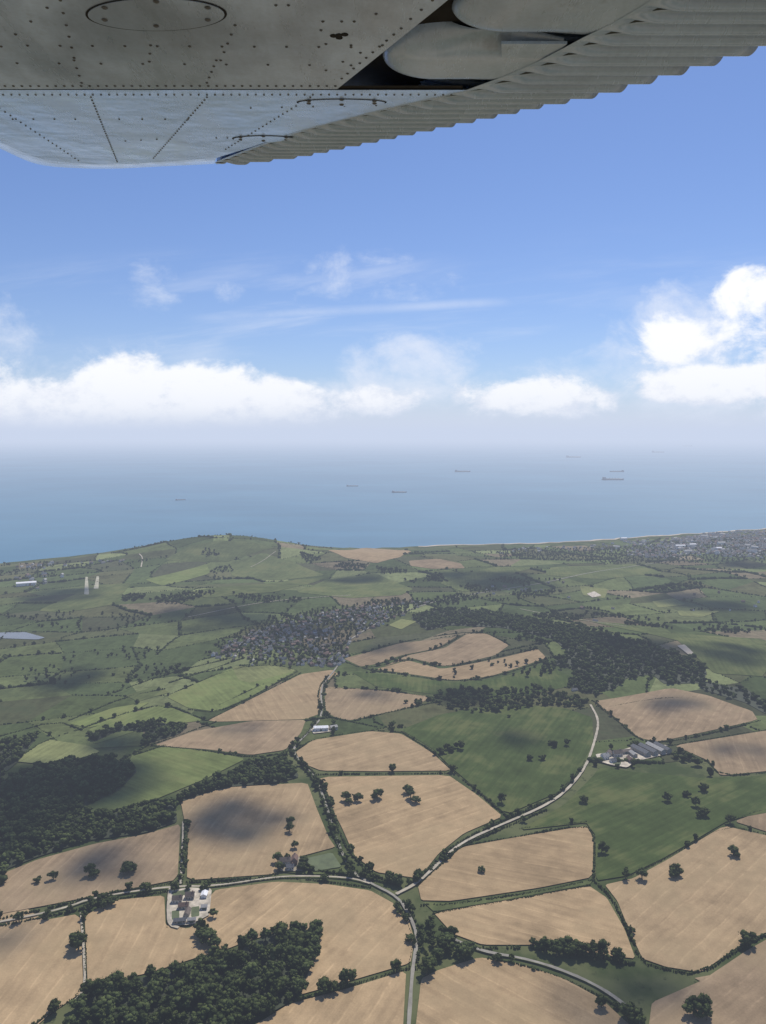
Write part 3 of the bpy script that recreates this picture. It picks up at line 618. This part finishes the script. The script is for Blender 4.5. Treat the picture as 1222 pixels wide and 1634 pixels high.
# ---------------------------------------------------------------- ships
M_HULL=simple('ship_hull',(.15,.18,.22),.6); M_SUP=simple('ship_white',(.36,.38,.42),.6); M_RED=simple('deck_brown',(.17,.15,.16),.6)
def ship(u,v,L,rot,hullm,lab):
    x,y=Pf(u,v); e=obj('cargo_ship',None,label=lab,cat='ship',group='ships anchored on the sea'); e.location=(x,y,0); e.rotation_euler=(0,0,rot)
    B=L*.085; hh=L*.05
    plan=[(-.5,-.8),(-.47,-1),(.32,-1),(.43,-.65),(.5,0),(.43,.65),(.32,1),(-.47,1),(-.5,.8)]; n=len(plan); vv=[];ff=[]
    for z,kx,ky in((-1,.96,.8),(hh,1,1)):
        for a,b in plan: vv.append((a*L*kx,b*B*ky,z*(1.0+ (.35 if a>.4 and z>0 else 0))))
    ff=[(i,(i+1)%n,n+(i+1)%n,n+i) for i in range(n)]+[tuple(range(n,2*n))]
    obj('hull',pymesh('hull',vv,ff,hullm),parent=e)
    vv=[];ff=[];bx(vv,ff,-L*.44,-L*.34,-B*.8,B*.8,hh-.2,hh+L*.07);bx(vv,ff,-L*.40,-L*.35,-B*.98,B*.98,hh+L*.071,hh+L*.09);bx(vv,ff,-L*.33,-L*.30,-B*.5,B*.5,hh-.2,hh+L*.04)
    s=obj('superstructure',pymesh('superstructure',vv,ff,M_SUP),parent=e)
    vv=[];ff=[];bx(vv,ff,-L*.47,-L*.445,-B*.25,B*.25,hh-.2,hh+L*.09); obj('funnel',pymesh('funnel',vv,ff,M_RED),parent=s)
    vv=[];ff=[]
    for k in range(5): bx(vv,ff,L*(-.28+.13*k),L*(-.18+.13*k),-B*.7,B*.7,hh-.1,hh+L*.02)
    for k in range(4): bx(vv,ff,L*(-.168+.13*k),L*(-.158+.13*k),-2,2,hh-.1,hh+L*.06)
    obj('deck_cargo',pymesh('deck_cargo',vv,ff,M_RED),parent=e)
for u,v,L,r in [(978,766,255,.05),(984,753,200,3.1),(637,786,135,.1),(738,753,220,.0),(562,776,120,.05),(288,798,80,.5),(915,730,340,0),(1050,722,380,0),(1097,712,460,3.14)]:
    ship(u,v,L,r,M_HULL,'long dark cargo ship anchored on calm blue sea' if L>190 else 'small cargo ship anchored on hazy sea')

# ---------------------------------------------------------------- aircraft wing
WZ=1.45; SEAM=143.3; KT=.13
def W(u,v,dz=0.0):
    d=ray(u,v); k=(WZ+dz)/d[2]; return Vector((d[0]*k,d[1]*k,WZ+dz+CAMZ))
YS=W(600,SEAM).y
def WT(u,v,dz=0.0):
    if v<=SEAM: return W(u,v,dz)
    d=ray(u,v); k=(WZ+dz-KT*YS)/(d[2]-KT*d[1]); return Vector((d[0]*k,d[1]*k,d[2]*k+CAMZ))
def wingmat(name,col,rough,metal,st=.5):
    m,nt=newmat(name); nt.hi=True; tc=nt.node('ShaderNodeTexCoord').outputs['Object']
    a=nt.noise(tc,1.5,5,.6); b=nt.noise(nt.vm('MULTIPLY',tc,(2.5,.6,1)),2.2,5,.7); f=nt.noise(tc,60,2,.6)
    v=nt.m('MULTIPLY',nt.lin(a,.32,.68,1-st,1+st*.8),nt.lin(b,.3,.7,1-st*.6,1+st*.4)); v=nt.m('MULTIPLY',v,nt.lin(f,.3,.7,.95,1.05))
    c=nt.scale(col,v); c=nt.mix(nt.m('MULTIPLY',nt.ss(nt.noise(tc,3.5,6,.7),.58,.74),.45),c,(.17,.185,.20,1))
    finish(nt,c,nt.lin(b,.3,.7,rough*.7,rough*1.3),.8,metal,bump=nt.noise(tc,2.5,3),bs=.3,bd=.03); return m
MW=wingmat('aged_wing_paint',(.44,.57,.76),.3,.2,.38); MT=wingmat('tip_sky_tint',(.60,.76,1.0),.26,.5,.12)  # tip base colour lighter and bluer, imitating reflected sky
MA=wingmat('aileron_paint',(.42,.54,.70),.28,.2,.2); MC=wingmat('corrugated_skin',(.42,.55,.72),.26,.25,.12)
MD=simple('dark_seam',(.02,.02,.02),.8,.2,0,20); MRV=simple('rivet_metal',(.10,.105,.11),.5,.4,.4,30); MG=simple('groove_shade',(.035,.04,.038),.6,.3,0,8)  # groove faces near-black: shade between the ribs put into the colour
wing=obj('aircraft_wing',None,label='underside of a riveted light aircraft wing with corrugated aileron',cat='aircraft wing')
def prism(name,pts,thick,mat,parent):
    n=len(pts); v=[tuple(p) for p in pts]+[(p.x,p.y,p.z+thick) for p in pts]
    f=[tuple(range(n)),tuple(range(n,2*n))[::-1]]+[(i,(i+1)%n,n+(i+1)%n,n+i) for i in range(n)]
    return obj(name,pymesh(name,v,f,mat),parent=parent)
def merge(o,v2,f2,mat):
    me=o.data; v=[tuple(x.co) for x in me.vertices]; f=[tuple(p.vertices) for p in me.polygons]; fm=[p.material_index for p in me.polygons]; mats=list(me.materials)
    if mat not in mats: mats.append(mat)
    k=len(v); mi=mats.index(mat)
    o.data=pymesh(me.name,v+[tuple(p) for p in v2],f+[tuple(i+k for i in q) for q in f2],mats,fm+[mi]*len(f2))
main=[(-900,-420),(900,-420),(745,-25),(700,12),(538,142.2),(-420,142.2),(-700,60)]
panel=prism('lower_skin',[W(*p) for p in main],.13,MW,wing)
head=[(-420,SEAM+.3),(745,SEAM+.3),(600,176),(480,207),(400,235)]
ir=[(345,252),(250,259),(187,262),(130,261),(65,253),(0,227),(-100,180),(-260,160)]
orr=[(342,261.5),(250,266),(187,269),(130,268.5),(60,262),(-5,235),(-105,192),(-275,168)]
def catmull(p,n=6):
    o=[]; q=[p[0]]+p+[p[-1]]
    for i in range(1,len(q)-2):
        a,b,c_,d=[np.array(x,float) for x in q[i-1:i+3]]
        for k in range(n):
            t=k/n; o.append(tuple(.5*((2*b)+(c_-a)*t+(2*a-5*b+4*c_-d)*t*t+(-a+3*b-3*c_+d)*t**3)))
    o.append(p[-1]); return o
ir=catmull(ir); orr=catmull(orr)
inner=head+ir
v=[tuple(WT(*p)) for p in inner]; f=[tuple(range(len(v)))]
prev=list(range(len(head),len(inner)))
for st in (.25,.5,.75,1.0):
    row=[]
    for a,b in zip(ir,orr):
        g=1-(1-st)**1.5; e=(a[0]+(b[0]-a[0])*g,a[1]+(b[1]-a[1])*g); row.append(len(v)); v.append(tuple(WT(e[0],e[1],.05*st*st)))
    for i in range(len(row)-1): f.append((prev[i],prev[i+1],row[i+1],row[i]))
    prev=row
tip=obj('wing_tip',pymesh('wing_tip',v,f,MT),parent=wing)
def discs(pts,r,mat,parent,n=8,dz=-.0025):
    v=[];f=[]
    for p in pts:
        k=len(v)
        for rr,z in((r,0),(r*.6,dz)):
            for i in range(n): a=2*math.pi*i/n; v.append((p.x+rr*math.cos(a),p.y+rr*math.sin(a),p.z+z-.0008))
        f+=[(k+i,k+(i+1)%n,k+n+(i+1)%n,k+n+i) for i in range(n)]+[tuple(range(k+n,k+2*n))]
    merge(parent,v,f,mat)
def rline(a,b,step):
    A=WT(*a);B=WT(*b);n=max(1,int((B-A).length/step)); return [A.lerp(B,i/n) for i in range(n+1)]
rv=[]
for a,b,s in [((-60,137),(535,137),.035),((-60,72),(560,75),.12),((-40,100),(560,104),.16),((118,96),(130,132),.05),((345,96),(330,132),.05),((375,40),(352,96),.06),((75,12),(-20,92),.12),((96,0),(118,92),.08),((515,34),(545,34),.05),((512,48),(520,70),.05),((565,34),(600,22),.08),((640,45),(545,125),.05),((655,30),(690,0),.06),((460,8),(440,8),.05),((560,72),(610,72),.07),((240,72),(238,98),.05),((575,84),(520,112),.1)]:
    rv+=rline(a,b,s)
discs(rv,.0062,MRV,panel)
rv=[]
for a,b,s in [((-60,151),(720,151),.035),((145,155),(187,258),.045),((330,155),(245,252),.045),((495,155),(360,238),.05),((-20,160),(125,256),.06),((190,190),(300,190),.09),((20,190),(120,190),.1),((400,172),(600,168),.12),((345,220),(380,220),.05),((200,225),(250,222),.09)]:
    rv+=rline(a,b,s)
discs(rv,.0052,MRV,tip)
def ring(name,cx,cy,rx,ry,wd,par,mat,nsc=6):
    n=56; A=[];B=[]
    for i in range(n):
        a=2*math.pi*i/n; A.append(WT(cx+rx*math.cos(a),cy+ry*math.sin(a))); B.append(WT(cx+(rx-wd)*math.cos(a),cy+(ry-wd*ry/rx*1.6)*math.sin(a)))
    v=[(p.x,p.y,p.z-.0015) for p in A]+[(p.x,p.y,p.z-.0015) for p in B]; f=[(i,(i+1)%n,n+(i+1)%n,n+i) for i in range(n)]
    pl=[(p.x,p.y,p.z-.0035) for p in B]+[(p.x,p.y,p.z-.0008) for p in B]
    o=obj(name,pymesh(name,pl,[tuple(range(n))]+[(i,(i+1)%n,n+(i+1)%n,n+i) for i in range(n)],mat),parent=par)
    merge(o,v,f,MD)
    discs([WT(cx+(rx*.84)*math.cos(a),cy+(ry*.72)*math.sin(a),-.004) for a in [2*math.pi*(i+.5)/nsc for i in range(nsc)]],.011,MRV,o)
ring('inspection_plate',249,22,113,27,4,panel,MW)
ring('inspection_plate',545,163,72,5.5,3,tip,MT); ring('inspection_plate',420,221,50,5,2.5,tip,MT)
discs([W(541,56),W(532,57),W(550,55),W(541,60)],.014,MD,panel)
a=[W(-400,139),W(738,139),W(738,147),W(-400,147)]; v=[(p.x,p.y,p.z+.006) for p in a]; obj('skin_seam',pymesh('skin_seam',v,[(0,1,2,3)],MD),parent=wing)
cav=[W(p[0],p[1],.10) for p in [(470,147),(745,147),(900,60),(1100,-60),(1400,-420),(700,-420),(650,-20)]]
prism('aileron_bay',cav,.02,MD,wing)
aile=obj('aileron',None,parent=wing)
leftpx=[(1500,-300),(1230,-130),(1100,-40),(1020,12),(975,38),(930,60),(893,80),(860,97),(803,122),(745,SEAM),(600,176),(480,207),(400,236),(342,259)]
rightpx=[(2600,-330),(1900,-130),(1500,-10),(1222,72),(1000,136),(975,SEAM),(860,166),(720,196),(600,221),(480,246),(400,256),(341,262.5)]
Lp=[WT(*p) for p in leftpx]; Rp=[WT(*p) for p in rightpx]
def xat(L,y): return float(np.interp(y,[p.y for p in L],[p.x for p in L]))
y1=WT(341,262.4).y; y0=2.2
pitch=.078; ns=20; ny=int((y1-y0)/pitch*ns); nx=18; v=[];f=[];fm=[]
phs=[]
for j in range(ny+1):
    y=y0+(y1-y0)*j/ny; xl,xr=xat(Lp,y),xat(Rp,y); xr=max(xr,xl+.004); ph=((y-y0)/pitch)%1.0; phs.append(ph)
    prof=math.sin(math.pi*ph/.6)**.7 if ph<.6 else 0
    zb=CAMZ+WZ+KT*max(0,y-YS)
    for i in range(nx+1):
        s=(i/nx)**1.6; x=xl+(xr-xl)*s; tap=min(1,max(0,(x-xl-.01)/.12)); tap=tap*tap*(3-2*tap)
        v.append((x,y,zb+.012-.034*prof*tap-.012*(1-tap)))
for j in range(ny):
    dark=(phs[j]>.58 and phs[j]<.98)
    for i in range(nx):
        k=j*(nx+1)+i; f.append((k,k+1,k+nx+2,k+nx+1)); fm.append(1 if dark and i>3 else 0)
n0=len(v)
for j in range(ny+1):
    for i in (0,nx): a=v[j*(nx+1)+i]; v.append((a[0],a[1],a[2]+(.08 if i==0 else .02)))
for j in range(ny):
    f.append((n0+2*j,n0+2*j+1,n0+2*j+3,n0+2*j+2)); a=j*(nx+1)+nx; f.append((a,n0+2*j+1,n0+2*j+3,a+nx+1)); fm+=[0,0]
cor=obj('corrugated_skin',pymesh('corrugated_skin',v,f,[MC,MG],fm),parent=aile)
for p in cor.data.polygons: p.use_smooth=True
pa,pb=W(700,12),W(538,142.2); slope=(pa.x-pb.x)/(pb.y-pa.y)
def nose(va,vb,ul,vref,kk,name):
    ya,yb=W(700,va).y,W(700,vb).y; ya,yb=min(ya,yb),max(ya,yb); n=48; v=[];f=[]; K=24
    ym=(ya+yb)/2; ref=W(ul,vref)
    for j in range(n+1):
        th=math.pi*j/n; t=.5-.5*math.cos(th); y=ya+(yb-ya)*t
        hw=(yb-ya)/2; rr=min(hw,.2); e=max(0,(abs(y-ym)-(hw-rr))/rr)
        inset=rr*1.0*(1-math.sqrt(max(0,1-e*e)))
        xs=ref.x+(ref.y-y)*slope*kk+inset; xe=xat(Lp,min(y,YS-.005))+.012
        R_=.20
        for i in range(K+1):
            if i<=14: a=math.pi/2*i/14; x=xs+R_*(1-math.cos(a)); z=.085*(1-math.sin(a))
            else: x=xs+R_+(xe-xs-R_)*((i-14)/(K-14)); z=0
            ed=.07*max(0,e-.35)**2/.42*(1 if x<xs+.35 else max(0,1-(x-xs-.35)/.3))
            v.append((x,y,CAMZ+WZ+z+.001+ed))
    for j in range(n):
        for i in range(K): k=j*(K+1)+i; f.append((k,k+1,k+K+2,k+K+1))
    o=obj(name,pymesh(name,v,f,MA),parent=aile)
    for p in o.data.polygons: p.use_smooth=True
nose(-330,74.0,716,45,.8,'leading_edge'); nose(79,142.6,612,112,.35,'leading_edge')
sk_=[W(p[0],p[1],.004) for p in [(800,70),(905,70),(880,92),(800,92)]]; prism('aileron_skin',sk_,.01,MA,aile)

# ---------------------------------------------------------------- sun, clouds, haze, world
EL=math.radians(58); AZ=math.radians(24)
sd=Vector((math.sin(AZ)*math.cos(EL),math.cos(AZ)*math.cos(EL),math.sin(EL)))
sl=bpy.data.lights.new('sun','SUN'); sl.energy=4.5; sl.angle=math.radians(.53); sl.color=(1,.94,.85)
so=bpy.data.objects.new('sun',sl); link(so); so.rotation_euler=sd.to_track_quat('Z','Y').to_euler(); so.location=(0,0,900)
m,nt=newmat('cloud_vapour'); d=nt.node('ShaderNodeBsdfDiffuse',{'Color':(.9,.9,.92,1)}); t=nt.node('ShaderNodeBsdfTransparent')
mx=nt.node('ShaderNodeMixShader',{0:.27}); nt.l.new(t.outputs[0],mx.inputs[1]); nt.l.new(d.outputs[0],mx.inputs[2]); o_=nt.node('ShaderNodeOutputMaterial'); nt.l.new(mx.outputs[0],o_.inputs[0])
MCL=m
for u,v,r in [(376,1312,52),(350,1285,30),(385,1335,26),(40,1275,140),(150,1235,60),(170,1375,46),(1165,1042,80),(1080,1130,50),(330,985,130),(790,925,160),(1020,1040,90),(1120,960,120),(100,1080,80),(940,1600,40),(1065,1575,34),(100,950,110),(190,1180,60),(830,1180,40),(380,1165,32),(620,1035,45),(20,1500,26),(1180,900,100),(740,1110,50),(600,1110,35),(1180,1200,36),(470,1010,70),(560,925,90)]:
    x,y=P(u,v); hh=4000; k=hh/sd.z; cx,cy=x+sd.x*k,y+sd.y*k; n=int(10+r/14)+(12 if v>1300 and r>50 else 0)
    cen=[];rad=[]
    for i in range(n):
        a=random.uniform(0,6.28); q=math.sqrt(random.random())*r*.85; cen.append((cx+q*math.cos(a)*1.3,cy+q*math.sin(a),hh+random.uniform(-.1,.3)*r)); s=r*random.uniform(.22,.5); rad.append((s*1.2,s,s*.5))
    V,Fc,T=blobs(cen,rad,2,.2); obj('cloud',npmesh('cloud',V,Fc,MCL,T),label='small white fair weather cloud drifting above farmland',cat='cloud',group='clouds above the farmland',kind='structure')
m,nt=newmat('haze_glow'); sg=5.9e-5; Lh=(.60,.68,.85)
ab=nt.node('ShaderNodeVolumeAbsorption',{'Color':(0,0,0,1),'Density':sg}); em=nt.node('ShaderNodeEmission',{'Color':c4(Lh),'Strength':sg})  # haze volume glows evenly; emission stands in for scattered daylight
ad=nt.node('ShaderNodeAddShader'); nt.l.new(ab.outputs[0],ad.inputs[0]); nt.l.new(em.outputs[0],ad.inputs[1]); o_=nt.node('ShaderNodeOutputMaterial'); nt.l.new(ad.outputs[0],o_.inputs['Volume'])
v=[];f=[];bx(v,f,-R+10,R-10,-R+10,R-10,-30,850); obj('haze',pymesh('haze',v,f,m),kind='structure')

w=bpy.data.worlds.new('World'); S.world=w; w.use_nodes=True; nt=NT(w.node_tree); nt.hi=True
tc=nt.node('ShaderNodeTexCoord').outputs['Generated']
sky=nt.node('ShaderNodeTexSky',sky_type='NISHITA',sun_disc=False,sun_elevation=EL,sun_rotation=AZ,altitude=500,air_density=1.0,dust_density=.5,ozone_density=2.0).outputs[0]
sky=nt.vm('MULTIPLY',sky,(.70,.82,1.10))
sx=nt.node('ShaderNodeSeparateXYZ',{0:tc}); yy=nt.m('MAXIMUM',sx.outputs[1],.05)
U=nt.m('DIVIDE',sx.outputs[0],yy); Wd=nt.m('DIVIDE',sx.outputs[2],yy)
def tang(u,v): d=ray(u,v); return d[0]/d[1],d[2]/d[1]
pv=nt.node('ShaderNodeCombineXYZ',{0:U,1:nt.m('MULTIPLY',Wd,1.5),2:.37}).outputs[0]
nA=nt.noise(pv,9,6,.6,.6); nB=nt.noise(pv,30,5,.65)
def ell(lst):
    cur=None
    for (u,v,rx,ry,amp) in lst:
        a,b=tang(u,v); A=nt.m('DIVIDE',nt.m('SUBTRACT',U,a),rx/F); B=nt.m('DIVIDE',nt.m('SUBTRACT',Wd,b),ry/F)
        e=nt.m('MULTIPLY',nt.m('SUBTRACT',1.0,nt.m('ADD',nt.m('MULTIPLY',A,A),nt.m('MULTIPLY',B,B))),amp)
        cur=e if cur is None else nt.m('MAXIMUM',cur,e)
    return cur
cum=ell([(200,632,115,66,1.3),(330,638,130,64,1.3),(430,642,95,48,1.1),(60,655,150,60,.9),(-60,650,130,90,.8),(250,660,320,36,1.2),(600,640,85,26,.7),(850,636,130,40,1.15),(900,650,90,24,.8),(1130,612,125,34,1.1),(1222,606,110,38,1.1),(1075,550,66,44,.65),(1205,470,75,52,.85),(1300,560,170,120,.8)])
nz=nt.m('ADD',nt.m('MULTIPLY',nt.m('SUBTRACT',nA,.5),2.6),nt.m('MULTIPLY',nt.m('SUBTRACT',nB,.5),1.1))
den=nt.ss(nt.m('ADD',cum,nz),-.02,.7)
wis=ell([(670,575,120,60,1.),(620,620,140,44,1.),(250,450,55,44,.6),(375,468,35,25,.55),(560,450,160,50,.5),(110,640,280,90,.8),(1120,560,190,130,.85),(850,630,190,60,.7),(0,540,90,70,.5),(90,740,280,28,.6)])
wd=nt.m('MULTIPLY',nt.ss(nt.m('ADD',wis,nz),.0,1.4),.75)
pvs=nt.node('ShaderNodeCombineXYZ',{0:nt.m('MULTIPLY',U,1.2),1:nt.m('ADD',nt.m('MULTIPLY',Wd,9),nt.m('MULTIPLY',U,-.9)),2:.1}).outputs[0]
ci=nt.ss(nt.noise(pvs,2.6,5,.6,.3),.44,.8); cm_=nt.ss(ell([(430,500,640,110,1),(1080,470,380,120,.45)]),0,1)
ci=nt.m('MULTIPLY',nt.m('MULTIPLY',ci,cm_),.5)
l1=nt.m('SUBTRACT',Wd,nt.m('ADD',tang(611,492)[1],nt.m('MULTIPLY',U,.055)))
ln=nt.m('MULTIPLY',nt.ss(nt.m('ABSOLUTE',l1),0,.009,1,0),nt.ss(ell([(560,495,280,60,1)]),0,.7)); ln=nt.m('MULTIPLY',ln,nt.lin(nA,.3,.7,.1,.45))
low=nt.ss(Wd,.0,.075,.72,0)
soft=nt.m('MAXIMUM',nt.m('MAXIMUM',wd,ci),ln)
front=nt.ss(sx.outputs[1],.1,.3); den=nt.m('MULTIPLY',den,front); soft=nt.m('MULTIPLY',soft,front)
den=nt.m('MULTIPLY',den,nt.ss(Wd,.0,.04,.35,1))
shade=nt.ss(nt.m('ADD',nt.m('ADD',nt.m('MULTIPLY',cum,.5),nt.m('MULTIPLY',nt.m('SUBTRACT',nB,.5),2.0)),nt.m('MULTIPLY',nt.m('SUBTRACT',Wd,.035),6)),-.1,.65)
ccol=nt.mix(shade,(8.2,8.6,9.6,1),(10.8,10.8,10.9,1))
c=nt.mix(low,sky,(6.8,7.4,9.0,1)); c=nt.mix(soft,c,(8.8,9.2,10.2,1)); c=nt.mix(den,c,ccol)
bg=nt.node('ShaderNodeBackground',{'Color':c,'Strength':.1}); o_=nt.node('ShaderNodeOutputWorld'); nt.l.new(bg.outputs[0],o_.inputs[0])

# ---------------------------------------------------------------- camera
cam=bpy.data.cameras.new('camera'); co=bpy.data.objects.new('camera',cam); link(co)
cam.sensor_fit='VERTICAL'; cam.sensor_height=24; cam.lens=24*F/1634; cam.clip_start=.1; cam.clip_end=500000
co.location=(0,0,CAMZ); co.rotation_euler=(math.pi/2-PITCH,0,0); S.camera=co
S.view_settings.view_transform='Standard'; S.view_settings.look='None'; S.view_settings.exposure=0
print('TREES',len(trees),'HOUSES',len(hs),'BLOBS',len(hc))
